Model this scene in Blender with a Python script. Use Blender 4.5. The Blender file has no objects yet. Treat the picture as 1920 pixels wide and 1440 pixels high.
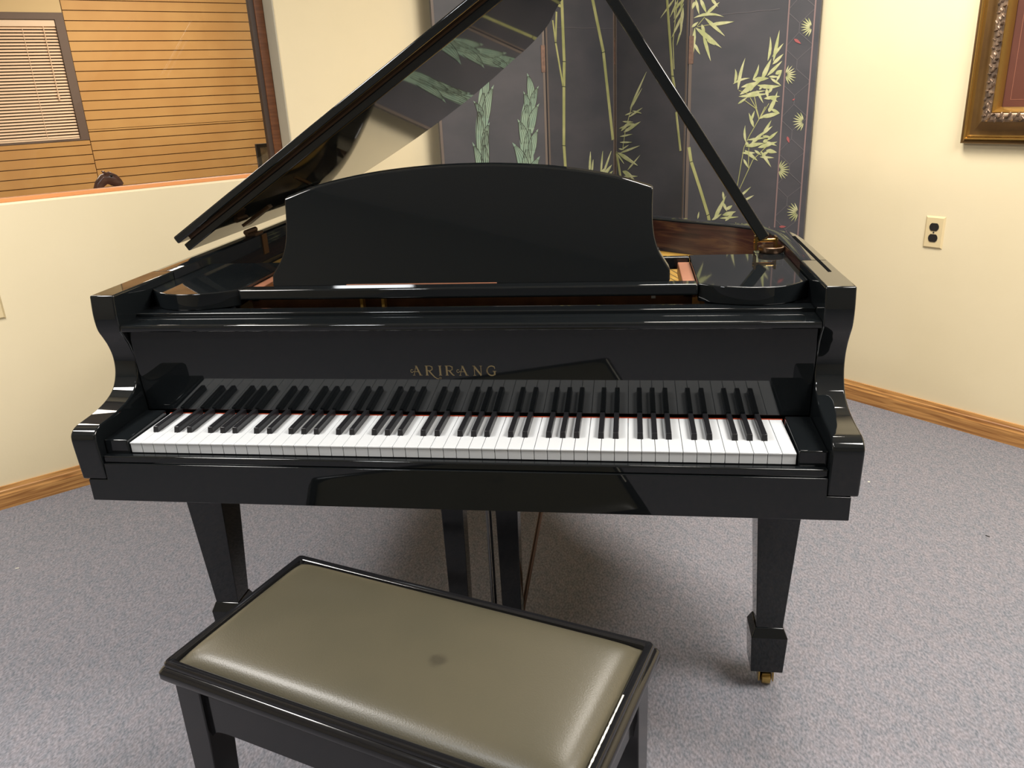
import bpy, bmesh, math, random
from mathutils import Vector, Matrix
random.seed(7)
S = bpy.context.scene
C = S.collection
PI = math.pi

# ------------------------------------------------------------------ camera
CAM = Vector((0.3306, -1.2789, 1.3177)); YAW, PITCH, ROLL, F = -0.1546, 0.3517, -0.0489, 1504.4
_fwd = Vector((math.sin(YAW)*math.cos(PITCH), math.cos(YAW)*math.cos(PITCH), -math.sin(PITCH)))
_r0 = Vector((math.cos(YAW), -math.sin(YAW), 0)); _u0 = _r0.cross(_fwd)
_r = math.cos(ROLL)*_r0 + math.sin(ROLL)*_u0; _u = -math.sin(ROLL)*_r0 + math.cos(ROLL)*_u0
cd = bpy.data.cameras.new('camera'); cam = bpy.data.objects.new('camera', cd); C.objects.link(cam)
cam.matrix_world = Matrix(((_r.x, _u.x, -_fwd.x, CAM.x), (_r.y, _u.y, -_fwd.y, CAM.y), (_r.z, _u.z, -_fwd.z, CAM.z), (0, 0, 0, 1)))
cd.sensor_fit = 'HORIZONTAL'; cd.sensor_width = 36; cd.lens = F/1920*36; cd.clip_start = .02
S.camera = cam

# ------------------------------------------------------------------ materials
def lin(c):
    c = c/255
    return c/12.92 if c <= .04045 else ((c+.055)/1.055)**2.4
def rgb(r, g, b): return (lin(r), lin(g), lin(b), 1)
def mat(name, col, rough=.5, metal=0, spec=.5, coat=0, emit=None, noise=None, bump=None, ior=1.5):
    """noise=(colour2, scale, detail, stretch); bump=(scale, strength)"""
    m = bpy.data.materials.new(name); m.use_nodes = True
    nt = m.node_tree; b = nt.nodes['Principled BSDF']
    b.inputs['Base Color'].default_value = col
    b.inputs['Roughness'].default_value = rough; b.inputs['Metallic'].default_value = metal
    b.inputs['IOR'].default_value = ior; b.inputs['Specular IOR Level'].default_value = spec
    b.inputs['Coat Weight'].default_value = coat; b.inputs['Coat Roughness'].default_value = .03
    tc = nt.nodes.new('ShaderNodeTexCoord')
    if noise:
        c2, sc, det, st = noise
        mp = nt.nodes.new('ShaderNodeMapping'); mp.inputs['Scale'].default_value = st
        n = nt.nodes.new('ShaderNodeTexNoise'); n.inputs['Scale'].default_value = sc; n.inputs['Detail'].default_value = det
        r = nt.nodes.new('ShaderNodeValToRGB'); r.color_ramp.elements[0].position = .35; r.color_ramp.elements[1].position = .65
        r.color_ramp.elements[0].color = col; r.color_ramp.elements[1].color = c2
        nt.links.new(tc.outputs['Object'], mp.inputs[0]); nt.links.new(mp.outputs[0], n.inputs[0])
        nt.links.new(n.outputs[0], r.inputs[0]); nt.links.new(r.outputs[0], b.inputs['Base Color'])
    if bump:
        n2 = nt.nodes.new('ShaderNodeTexNoise'); n2.inputs['Scale'].default_value = bump[0]; n2.inputs['Detail'].default_value = 5
        bp = nt.nodes.new('ShaderNodeBump'); bp.inputs['Strength'].default_value = bump[1]; bp.inputs['Distance'].default_value = .002
        nt.links.new(tc.outputs['Object'], n2.inputs[0]); nt.links.new(n2.outputs[0], bp.inputs['Height']); nt.links.new(bp.outputs[0], b.inputs['Normal'])
    return m

BLACK = mat('black_lacquer', (.007, .0085, .0095, 1), .035, spec=.48)
BLACK2 = mat('black_satin_lacquer', (.010, .011, .012, 1), .16, spec=.45)
BENCHBLK = mat('bench_black_lacquer', (.009, .009, .010, 1), .12, spec=.5)
WHITEKEY = mat('white_key_plastic', rgb(212, 215, 217), .22, spec=.45)
BLACKKEY = mat('black_key_plastic', (.014, .014, .016, 1), .28, spec=.45)
REDFELT = mat('red_felt', rgb(170, 70, 45), .9, spec=.1)
GOLD = mat('gold_plate_paint', rgb(205, 165, 85), .35, metal=.5, noise=(rgb(190, 148, 70), 30, 3, (1, 1, 1)))
BRASS = mat('brass', rgb(190, 160, 95), .22, metal=1)
OLDBRASS = mat('aged_brass', rgb(110, 88, 70), .35, metal=.9)
COPPER = mat('copper_wood', rgb(158, 106, 80), .4)
STEEL = mat('steel_wire', rgb(150, 150, 150), .3, metal=1)
LETTER = mat('faded_gold_letters', rgb(128, 112, 78), .4, metal=.2)
LEATHER = mat('olive_leather', rgb(75, 71, 57), .36, spec=.5, noise=(rgb(80, 75, 60), 5, 3, (1, 1, 1)), bump=(420, .12))
def stain(m, cx, cy, rad, col):
    nt = m.node_tree; b = nt.nodes['Principled BSDF']; src = b.inputs['Base Color'].links[0].from_socket
    tc = nt.nodes.new('ShaderNodeTexCoord'); mp = nt.nodes.new('ShaderNodeMapping'); mp.inputs['Location'].default_value = (-cx/rad, -cy/rad, 0); mp.inputs['Scale'].default_value = (1/rad, 1/rad, 0)
    n = nt.nodes.new('ShaderNodeTexNoise'); n.inputs['Scale'].default_value = 60
    ln = nt.nodes.new('ShaderNodeVectorMath'); ln.operation = 'LENGTH'
    ad = nt.nodes.new('ShaderNodeMath'); ad.operation = 'MULTIPLY_ADD'; ad.inputs[1].default_value = 1.2
    rp = nt.nodes.new('ShaderNodeMapRange'); rp.inputs[1].default_value = 1.2; rp.inputs[2].default_value = 1.9; rp.inputs[3].default_value = .55; rp.inputs[4].default_value = 0
    mx = nt.nodes.new('ShaderNodeMix'); mx.data_type = 'RGBA'; mx.inputs[7].default_value = col
    nt.links.new(tc.outputs['Object'], mp.inputs[0]); nt.links.new(mp.outputs[0], ln.inputs[0]); nt.links.new(tc.outputs['Object'], n.inputs[0])
    nt.links.new(n.outputs[0], ad.inputs[0]); nt.links.new(ln.outputs['Value'], ad.inputs[2]); nt.links.new(ad.outputs[0], rp.inputs[0])
    nt.links.new(rp.outputs[0], mx.inputs[0]); nt.links.new(src, mx.inputs[6]); nt.links.new(mx.outputs[2], b.inputs['Base Color'])
stain(LEATHER, .064, -.014, .013, rgb(48, 44, 36))
ROOMWOOD = mat('action_wood', rgb(120, 78, 45), .5, noise=(rgb(95, 60, 35), 20, 3, (1, 8, 1)))
WALL = mat('cream_wall_paint', rgb(232, 217, 182), .75, spec=.25, noise=(rgb(229, 214, 178), 2.5, 4, (1, 1, 1)), bump=(90, .12))
CEIL = mat('ceiling_paint', rgb(225, 222, 214), .9, spec=.1, bump=(60, .2))
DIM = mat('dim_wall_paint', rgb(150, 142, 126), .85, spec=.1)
SCREEN = mat('dark_lacquer_screen', rgb(70, 70, 74), .5, spec=.35, noise=(rgb(78, 76, 80), 5, 5, (1, 1, 2)), bump=(60, .05))
SCREENEDGE = mat('screen_edge_wood', rgb(104, 92, 84), .55)
BAMBOO = mat('bamboo_paint', rgb(172, 170, 116), .55, noise=(rgb(150, 152, 98), 14, 2, (1, 1, 1)))
LEAF = mat('leaf_paint', rgb(168, 172, 118), .55, noise=(rgb(196, 194, 150), 30, 2, (1, 1, 1)))
PLUME = mat('sage_plume_paint', rgb(136, 156, 134), .6, noise=(rgb(122, 146, 128), 22, 3, (1, 1, 1)))
INK = mat('dark_outline_paint', rgb(58, 62, 52), .6)
PINK = mat('pink_border_paint', rgb(130, 108, 106), .6)
LATT = mat('grey_lattice_paint', rgb(96, 92, 95), .6)
RED = mat('red_blossom_paint', rgb(158, 84, 84), .6)
HINGE = mat('copper_hinge', rgb(132, 104, 90), .45, metal=.4, noise=(rgb(108, 86, 76), 60, 3, (1, 1, 1)))
OUTLET = mat('ivory_plate', rgb(222, 202, 158), .3, spec=.5)
SOCKET = mat('dark_socket', rgb(38, 35, 33), .3)
SLAT = mat('tan_slat_board', rgb(206, 160, 98), .5, spec=.3, noise=(rgb(196, 148, 88), 3, 3, (1, 1, 1)))
GROOVE = mat('slat_groove', rgb(95, 62, 28), .8)
PLASTER = mat('far_plaster', rgb(214, 188, 140), .85, bump=(16, .5))
TRIMGREY = mat('grey_brown_trim', rgb(104, 86, 74), .6)
BLIND = mat('cream_blind', rgb(240, 212, 180), .45)
NIGHT = mat('night_glass', rgb(60, 44, 32), .15)
WFRAME = mat('brown_window_wood', rgb(128, 80, 48), .4, noise=(rgb(104, 62, 36), 12, 4, (1, 1, 8)))
WFDARK = mat('dark_window_gasket', rgb(66, 50, 40), .5)
SILLWOOD = mat('orange_sill_wood', rgb(206, 140, 88), .4)
PICRED = mat('maroon_print', rgb(98, 60, 48), .3, noise=(rgb(84, 50, 42), 4, 3, (1, 1, 1)))
PICLINE = mat('maroon_line', rgb(140, 90, 70), .4)
GILT = mat('antique_gilt', rgb(128, 98, 58), .38, metal=.55, noise=(rgb(104, 78, 48), 8, 4, (1, 1, 1)))
GILTB = mat('bright_gilt', rgb(186, 148, 80), .25, metal=.8)
SILVER = mat('antique_silver_carving', rgb(150, 126, 104), .35, metal=.6, noise=(rgb(96, 80, 68), 40, 3, (1, 1, 1)))
CERAMIC = mat('brown_ceramic', rgb(112, 84, 74), .25, noise=(rgb(88, 64, 56), 30, 3, (1, 1, 1)))
PHOTO = mat('grey_print', rgb(150, 136, 110), .4, noise=(rgb(100, 92, 76), 40, 4, (1, 1, 1)))
LINT = mat('white_lint', rgb(225, 220, 205), .9)
DARKBIT = mat('black_bit', rgb(30, 28, 28), .6)

def oak():
    m = bpy.data.materials.new('oak_trim'); m.use_nodes = True; nt = m.node_tree; b = nt.nodes['Principled BSDF']
    tc = nt.nodes.new('ShaderNodeTexCoord'); mp = nt.nodes.new('ShaderNodeMapping'); mp.inputs['Scale'].default_value = (1.3, 1.3, 26)
    n = nt.nodes.new('ShaderNodeTexNoise'); n.inputs['Scale'].default_value = 4; n.inputs['Detail'].default_value = 6; n.inputs['Distortion'].default_value = .6
    r = nt.nodes.new('ShaderNodeValToRGB'); e = r.color_ramp.elements
    e[0].position = .36; e[0].color = rgb(150, 100, 52); e[1].position = .62; e[1].color = rgb(202, 150, 88)
    nt.links.new(tc.outputs['Object'], mp.inputs[0]); nt.links.new(mp.outputs[0], n.inputs[0]); nt.links.new(n.outputs[0], r.inputs[0])
    nt.links.new(r.outputs[0], b.inputs['Base Color']); b.inputs['Roughness'].default_value = .35
    return m
OAK = oak()
def rimwood():
    m = bpy.data.materials.new('figured_inner_rim'); m.use_nodes = True; nt = m.node_tree; b = nt.nodes['Principled BSDF']
    tc = nt.nodes.new('ShaderNodeTexCoord'); mp = nt.nodes.new('ShaderNodeMapping'); mp.inputs['Scale'].default_value = (1, 1, 9)
    n = nt.nodes.new('ShaderNodeTexNoise'); n.inputs['Scale'].default_value = 5; n.inputs['Detail'].default_value = 6; n.inputs['Distortion'].default_value = 1.2
    r = nt.nodes.new('ShaderNodeValToRGB'); e = r.color_ramp.elements
    e[0].position = .35; e[0].color = rgb(40, 28, 27); e[1].position = .72; e[1].color = rgb(92, 68, 48)
    e2 = e.new(.52); e2.color = rgb(58, 38, 35)
    nt.links.new(tc.outputs['Object'], mp.inputs[0]); nt.links.new(mp.outputs[0], n.inputs[0]); nt.links.new(n.outputs[0], r.inputs[0])
    nt.links.new(r.outputs[0], b.inputs['Base Color']); b.inputs['Roughness'].default_value = .15
    return m
RIMWOOD = rimwood()
def carpet():
    m = bpy.data.materials.new('grey_blue_carpet'); m.use_nodes = True; nt = m.node_tree; b = nt.nodes['Principled BSDF']
    tc = nt.nodes.new('ShaderNodeTexCoord')
    def noise(scale, det, st=(1, 1, 1), dist=0):
        mp = nt.nodes.new('ShaderNodeMapping'); mp.inputs['Scale'].default_value = st; mp.inputs['Rotation'].default_value = (0, 0, .6)
        n = nt.nodes.new('ShaderNodeTexNoise'); n.inputs['Scale'].default_value = scale; n.inputs['Detail'].default_value = det; n.inputs['Distortion'].default_value = dist
        nt.links.new(tc.outputs['Object'], mp.inputs[0]); nt.links.new(mp.outputs[0], n.inputs[0]); return n
    def ramp(n, p0, c0, p1, c1):
        r = nt.nodes.new('ShaderNodeValToRGB'); r.color_ramp.elements[0].position = p0; r.color_ramp.elements[0].color = c0
        r.color_ramp.elements[1].position = p1; r.color_ramp.elements[1].color = c1
        nt.links.new(n.outputs[0], r.inputs[0]); return r
    fine = noise(210, 5, (1, .5, 1)); r1 = ramp(fine, .34, rgb(88, 90, 97), .66, rgb(158, 155, 163))
    med = noise(55, 5, (1, .5, 1)); r2 = ramp(med, .38, rgb(96, 106, 115), .62, rgb(143, 135, 138))
    big = noise(3, 3); r3 = ramp(big, .3, rgb(116, 119, 125), .7, rgb(130, 127, 132))
    mx = nt.nodes.new('ShaderNodeMix'); mx.data_type = 'RGBA'; mx.inputs[0].default_value = .5
    nt.links.new(r2.outputs[0], mx.inputs[6]); nt.links.new(r3.outputs[0], mx.inputs[7])
    mx2 = nt.nodes.new('ShaderNodeMix'); mx2.data_type = 'RGBA'; mx2.inputs[0].default_value = .5
    nt.links.new(mx.outputs[2], mx2.inputs[6]); nt.links.new(r1.outputs[0], mx2.inputs[7])
    nt.links.new(mx2.outputs[2], b.inputs['Base Color'])
    b.inputs['Roughness'].default_value = .95; b.inputs['Specular IOR Level'].default_value = .1
    bp = nt.nodes.new('ShaderNodeBump'); bp.inputs['Strength'].default_value = .3; bp.inputs['Distance'].default_value = .004
    nt.links.new(fine.outputs[0], bp.inputs['Height']); nt.links.new(bp.outputs[0], b.inputs['Normal'])
    return m
CARPET = carpet()
GLASS = bpy.data.materials.new('window_glass'); GLASS.use_nodes = True
_nt = GLASS.node_tree; _nt.nodes.remove(_nt.nodes['Principled BSDF'])
_t = _nt.nodes.new('ShaderNodeBsdfTransparent'); _g = _nt.nodes.new('ShaderNodeBsdfGlossy'); _g.inputs['Roughness'].default_value = .01
_f = _nt.nodes.new('ShaderNodeFresnel'); _f.inputs[0].default_value = 1.45; _m = _nt.nodes.new('ShaderNodeMixShader')
_nt.links.new(_f.outputs[0], _m.inputs[0]); _nt.links.new(_t.outputs[0], _m.inputs[1]); _nt.links.new(_g.outputs[0], _m.inputs[2])
_nt.links.new(_m.outputs[0], _nt.nodes['Material Output'].inputs[0])

# ------------------------------------------------------------------ helpers
def link(name, bm, m, parent=None, bevel=0, seg=3, smooth=True, recalc=True):
    if recalc: bmesh.ops.recalc_face_normals(bm, faces=bm.faces)
    me = bpy.data.meshes.new(name)
    if smooth:
        for f in bm.faces: f.smooth = True
    bm.to_mesh(me); bm.free()
    if smooth: me.set_sharp_from_angle(angle=math.radians(38))
    o = bpy.data.objects.new(name, me); C.objects.link(o)
    for x in (m if isinstance(m, (list, tuple)) else [m]): me.materials.append(x)
    if bevel:
        b = o.modifiers.new('bevel', 'BEVEL'); b.width = bevel; b.segments = seg; b.limit_method = 'ANGLE'; b.angle_limit = math.radians(35)
        b.harden_normals = False
    if parent: o.parent = parent
    return o
def empty(name, label, cat, loc=(0, 0, 0), rz=0, group=None):
    o = bpy.data.objects.new(name, None); C.objects.link(o); o.location = loc; o.rotation_euler = (0, 0, rz)
    o.empty_display_size = .1
    tag(o, label, cat, group); return o
def tag(o, label, cat, group=None):
    o['label'] = label; o['category'] = cat
    if group: o['group'] = group
    return o
def struct(o, label=None):
    o['kind'] = 'structure'
    if label: o['label'] = label
    return o
def bx(bm, x0, x1, y0, y1, z0, z1, T=None):
    vs = [bm.verts.new(Vector((x, y, z)) if T is None else T(x, y, z)) for x in (x0, x1) for y in (y0, y1) for z in (z0, z1)]
    for f in ((0, 1, 3, 2), (4, 6, 7, 5), (0, 4, 5, 1), (2, 3, 7, 6), (0, 2, 6, 4), (1, 5, 7, 3)):
        bm.faces.new([vs[i] for i in f])
    return vs
def box(*a, T=None): bm = bmesh.new(); bx(bm, *a, T=T); return bm
def taper(bm, c0, s0, z0, c1, s1, z1):
    """square-section tapered post: centre/size at two heights"""
    vs = []
    for (c, s, z) in ((c0, s0, z0), (c1, s1, z1)):
        for dx, dy in ((-1, -1), (1, -1), (1, 1), (-1, 1)):
            vs.append(bm.verts.new((c[0]+dx*s[0]/2, c[1]+dy*s[1]/2, z)))
    bm.faces.new(vs[:4]); bm.faces.new(vs[4:])
    for i in range(4): j = (i+1) % 4; bm.faces.new([vs[i], vs[j], vs[4+j], vs[4+i]])
def prism(bm, pts, d, mi=0):
    """extrude closed 3-D polygon by vector d"""
    a = [bm.verts.new(Vector(p)) for p in pts]; b = [bm.verts.new(Vector(p)+Vector(d)) for p in pts]
    fs = [bm.faces.new(a), bm.faces.new(b[::-1])]
    n = len(a)
    for i in range(n): fs.append(bm.faces.new([a[i], b[i], b[(i+1) % n], a[(i+1) % n]]))
    for f in fs: f.material_index = mi
    return fs
def tube(bm, p0, p1, r, n=12, r1=None):
    p0, p1 = Vector(p0), Vector(p1); d = (p1-p0).normalized()
    a = d.orthogonal().normalized(); b = d.cross(a); r1 = r if r1 is None else r1
    A = [bm.verts.new(p0+(a*math.cos(t)+b*math.sin(t))*r) for t in [2*PI*i/n for i in range(n)]]
    B = [bm.verts.new(p1+(a*math.cos(t)+b*math.sin(t))*r1) for t in [2*PI*i/n for i in range(n)]]
    bm.faces.new(A); bm.faces.new(B)
    for i in range(n): bm.faces.new([A[i], A[(i+1) % n], B[(i+1) % n], B[i]])
def lathe(bm, prof, c, axis='Z', n=24):
    """prof: (r, h) list"""
    rings = []
    for r, h in prof:
        ring = []
        for i in range(n):
            t = 2*PI*i/n; x, y = r*math.cos(t), r*math.sin(t)
            v = {'Z': (x, y, h), 'X': (h, x, y), 'Y': (x, h, y)}[axis]
            ring.append(bm.verts.new(Vector(c)+Vector(v)))
        rings.append(ring)
    bm.faces.new(rings[0]); bm.faces.new(rings[-1])
    for a, b in zip(rings, rings[1:]):
        for i in range(n): bm.faces.new([a[i], a[(i+1) % n], b[(i+1) % n], b[i]])
def smoothline(pts, k=6):
    """Catmull-Rom through 2-D points"""
    out = []
    P = [Vector(p) for p in pts]; P = [2*P[0]-P[1]]+P+[2*P[-1]-P[-2]]
    for i in range(1, len(P)-2):
        a, b, c, d = P[i-1], P[i], P[i+1], P[i+2]
        for j in range(k):
            t = j/k
            out.append(.5*((2*b)+(c-a)*t+(2*a-5*b+4*c-d)*t*t+(3*b-a-3*c+d)*t**3))
    out.append(P[-2]); return out

# room basis: left wall runs along U at V = CL, right wall runs along V at U = CR
AL, CL, CR = 0.7891, -2.0183, 2.396
U = Vector((math.cos(AL), math.sin(AL), 0)); V = Vector((math.sin(AL), -math.cos(AL), 0))
def uv(a, b, z): return U*a+V*b+Vector((0, 0, z))
HC = 2.5

# ------------------------------------------------------------------ room shell
bm = box(CR-6.0, CR+.15, CL-.14, CL+6, -.12, 0, T=uv)
struct(link('floor', bm, CARPET, smooth=False), 'grey-blue flecked low pile carpet')
struct(link('ceiling', box(CR-6, CR+.15, CL-.14, CL+6, HC, HC+.1, T=uv), CEIL, smooth=False))
struct(link('wall_right', box(CR, CR+.12, CL-.14, CL+6, 0, HC, T=uv), WALL, smooth=False), 'plain cream painted wall on the right')
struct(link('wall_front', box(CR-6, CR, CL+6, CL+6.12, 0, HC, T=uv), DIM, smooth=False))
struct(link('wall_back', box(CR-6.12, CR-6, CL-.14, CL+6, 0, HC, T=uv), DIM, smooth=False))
WS0, WS1, WZ0, WZ1 = -2.2, .622, 1.037, 2.15         # opening in the left wall
bm = bmesh.new()
bx(bm, CR-6, WS0, CL-.14, CL, 0, HC, T=uv); bx(bm, WS1, CR, CL-.14, CL, 0, HC, T=uv)
bx(bm, WS0, WS1, CL-.14, CL, 0, WZ0, T=uv); bx(bm, WS0, WS1, CL-.14, CL, WZ1, HC, T=uv)
struct(link('wall_left', bm, WALL, smooth=False), 'cream painted wall with the wide interior window')
def baseboard(name, a0, a1, along):
    bm = bmesh.new(); h = .082
    prof = [(0, 0), (.014, 0), (.014, h*.62), (.011, h*.70), (.011, h*.80), (.008, h*.84), (.006, h), (0, h)]
    if along == 'U': pts = [uv(a0, CL+d, z) for d, z in prof]; prism(bm, pts, U*(a1-a0))
    else: pts = [uv(CR-d, a0, z) for d, z in prof]; prism(bm, pts, V*(a1-a0))
    return struct(link(name, bm, OAK, smooth=False))
baseboard('baseboard_left', CR-6, CR, 'U')
baseboard('baseboard_right', CL, CL+6, 'V')

# interior window in the left wall
w1 = bpy.data.objects.new('window_1', None); C.objects.link(w1); struct(w1, 'wide interior window with brown wooden frame in the cream left wall')
fw = bmesh.new(); d0, d1 = CL-.125, CL-.085
bx(fw, WS1-.034, WS1-.001, d0, d1, WZ0, WZ1, T=uv); bx(fw, WS0, WS0+.034, d0, d1, WZ0, WZ1, T=uv)
bx(fw, WS0+.034, WS1-.034, d0, d1, WZ1-.03, WZ1, T=uv)
link('window_frame', fw, WFRAME, w1, bevel=.003)
gk = bmesh.new(); bx(gk, WS1-.052, WS1-.034, d0+.005, d1-.008, WZ0+.014, WZ1-.03, T=uv)
link('gasket', gk, WFDARK, w1)
link('window_sill', box(WS0+.034, WS1-.034, d0, d1, WZ0, WZ0+.014, T=uv), SILLWOOD, w1, bevel=.002)
link('glass_pane', box(WS0+.034, WS1-.05, CL-.108, CL-.104, WZ0+.014, WZ1-.03, T=uv), GLASS, w1, smooth=False)
bd = bmesh.new(); bx(bd, WS1-.001, WS1+.004, CL-.085, CL+.002, WZ0-.002, WZ1, T=uv)
link('shaded_reveal', bd, mat('reveal_shade_grey', rgb(176, 168, 148), .5), w1)  # drywall reveal of the right jamb, its shade put into the grey

# ------------------------------------------------------------------ room beyond the window
FV = CL-4.6     # plane of the far wall
struct(link('floor_far', box(CR-6, CR+2.5, FV-.2, CL-.14, -.12, 0, T=uv), CARPET, smooth=False))
struct(link('ceiling_far', box(CR-6, CR+2.5, FV-.2, CL-.14, 2.7, 2.8, T=uv), CEIL, smooth=False))
bm = box(CR-6.1, CR-6, FV-.2, CL-.14, 0, 2.7, T=uv); struct(link('wall_far_left', bm, PLASTER, smooth=False))
bm = box(CR+2.5, CR+2.6, FV-.2, CL-.14, 0, 2.7, T=uv); struct(link('wall_far_right', bm, PLASTER, smooth=False))
bm = bmesh.new()
JS = .758
def boards(bm, s0, s1, z0, z1, off):
    k = math.ceil((z0-off)/.0762)-1
    while True:
        a, b = off+k*.0762, off+k*.0762+.0692
        if a > z1: break
        if b > z0: bx(bm, s0, s1, FV-.008, FV, max(a, z0), min(b, z1), T=uv)
        k += 1
boards(bm, JS+.004, CR+2.5, 0, 1.160, 2.0775-.0762*12.2)
boards(bm, JS+.004, CR+2.5, 1.164, 2.70, 2.0775)
boards(bm, CR-6, JS-.002, 0, 1.080, 1.045)
boards(bm, CR-6, -1.06, 1.081, 2.055, 1.045)
bx(bm, CR-6, -1.05, FV-.12, FV-.009, 1.08, 2.05, T=uv)
bx(bm, CR-6, JS-.002, FV-.01, FV-.002, 2.056, 2.7, T=uv)
for f in bm.faces: f.material_index = 0
n0 = len(bm.faces)
bx(bm, CR-6, CR+2.5, FV-.12, FV-.009, 0, 1.08, T=uv); bx(bm, JS, CR+2.5, FV-.12, FV-.009, 1.08, 2.7, T=uv)
bx(bm, CR-6, JS, FV-.12, FV-.011, 2.05, 2.7, T=uv)
bm.faces.ensure_lookup_table()
for f in bm.faces[n0:]: f.material_index = 1
for f in bm.faces[n0-6:n0]: f.material_index = 2
struct(link('wall_far', bm, [SLAT, GROOVE, PLASTER], smooth=False), 'tan horizontal slatted wall seen through the window')
w2 = bpy.data.objects.new('window_2', None); C.objects.link(w2); struct(w2, 'far window with a grey-brown frame and cream blinds')
bm = bmesh.new()
bx(bm, .693, JS, FV-.10, FV+.004, 1.083, 2.056, T=uv); bx(bm, -1.0, .693, FV-.10, FV+.004, 2.005, 2.056, T=uv)
bx(bm, -1.0, .693, FV-.10, FV+.004, 1.083, 1.095, T=uv); bx(bm, -1.055, -1.0, FV-.10, FV+.004, 1.083, 2.056, T=uv)
link('window_frame', bm, TRIMGREY, w2, smooth=False)
link('glass_pane', box(-1.0, .693, FV-.10, FV-.09, 1.095, 2.005, T=uv), NIGHT, w2, smooth=False)
bl = empty('window_blind', 'cream horizontal mini blind closed over the far window', 'window blind', uv(-.15, FV-.03, 1.1))
def buv(a, b, z): return uv(a, b, z)-uv(-.15, FV-.03, 1.1)
link('headrail', box(-1.0, .690, FV-.05, FV-.008, 1.955, 2.003, T=buv), BLIND, bl, bevel=.003)
bm = bmesh.new(); z = 1.945
while z > 1.112:
    prism(bm, [buv(-1.0, FV-.012, z-.009), buv(-1.0, FV-.026, z+.006), buv(-1.0, FV-.027, z+.007), buv(-1.0, FV-.012, z-.0075)], U*1.689)
    z -= .0235
o = link('slats', bm, BLIND, bl, smooth=False)
link('bottom_rail', box(-1.0, .689, FV-.034, FV-.012, 1.098, 1.110, T=buv), BLIND, bl)
bm = bmesh.new(); tube(bm, buv(.60, FV-.004, 1.955), buv(.60, FV-.004, 1.45), .003, 8); tube(bm, buv(.60, FV-.004, 1.45), buv(.60, FV-.004, 1.405), .009, 8, .005)
link('pull_cord', bm, BLIND, bl)
bm = bmesh.new()
for s in (.45, 0, -.5): link('ladder_cord', box(s, s+.003, FV-.011, FV-.009, 1.1, 1.95, T=buv), BLIND, bl)

# small framed picture at the window's right corner, beyond the glass
pc = uv(.70, CL-.42, 1.00); pf = empty('picture_frame', 'small black framed grey picture standing behind the interior window, at its right end', 'picture frame', pc)
def pl(a, b, z): return U*a+V*b+Vector((0, 0, z))
bm = bmesh.new()
for a in ((-.065, -.05, 0, .145), (.05, .065, 0, .145), (-.05, .05, 0, .015), (-.05, .05, .13, .145)): bx(bm, a[0], a[1], -.01, .008, a[2], a[3], T=pl)
link('frame', bm, DARKBIT, pf); link('picture', box(-.05, .05, -.006, -.002, .015, .13, T=pl), PHOTO, pf, smooth=False)
# a shelf on the far side of the wall that carries the figurine and the picture
sh = link('shelf', box(-1.2, 1.3, CL-.55, CL-.145, .965, 1.0, T=uv), WFRAME, bevel=.003)
tag(sh, 'brown wooden shelf behind the interior window, under the figurine', 'shelf')

# brown animal figurine looking over the sill
fig = empty('animal_figurine', 'brown ceramic animal figurine with bowed head behind the interior window sill', 'figurine', uv(-.005, CL-.30, 1.0))
def fl(a, b, z): return U*a+V*b+Vector((0, 0, z))
bm = bmesh.new()
path = [(-.040, 0, .0), (-.040, 0, .028), (-.031, 0, .050), (-.014, 0, .066), (.006, 0, .070), (.022, 0, .060), (.036, 0, .048), (.045, 0, .038)]
rad = [.022, .019, .018, .021, .0245, .0235, .018, .012]
rings = []
for i, (p_, r_) in enumerate(zip(path, rad)):
    a = Vector(path[max(i-1, 0)]); b = Vector(path[min(i+1, len(path)-1)]); d = (b-a).normalized()
    nrm = Vector((-d.z, 0, d.x)); ring = []
    for k in range(14):
        t = 2*PI*k/14; q = Vector(p_)+nrm*math.cos(t)*r_+Vector((0, 1, 0))*math.sin(t)*r_*.8
        ring.append(bm.verts.new(fl(q.x, q.y, q.z)))
    rings.append(ring)
bm.faces.new(rings[0]); bm.faces.new(rings[-1])
for a, b in zip(rings, rings[1:]):
    for i in range(14): bm.faces.new([a[i], a[(i+1) % 14], b[(i+1) % 14], b[i]])
link('body', bm, CERAMIC, fig)
for s in (-1, 1):
    bm = bmesh.new(); bmesh.ops.create_icosphere(bm, subdivisions=2, radius=.005, matrix=Matrix.Translation(fl(.012, s*.019, .078))); link('eye', bm, DARKBIT, fig)
    bm = bmesh.new(); tube(bm, fl(-.004, s*.010, .086), fl(-.012, s*.014, .097), .0055, 8, .002); link('ear', bm, CERAMIC, fig)
bm = bmesh.new(); lathe(bm, [(.03, 0), (.03, .006), (.024, .010)], fl(-.045, 0, 0)); link('base', bm, CERAMIC, fig)

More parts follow.
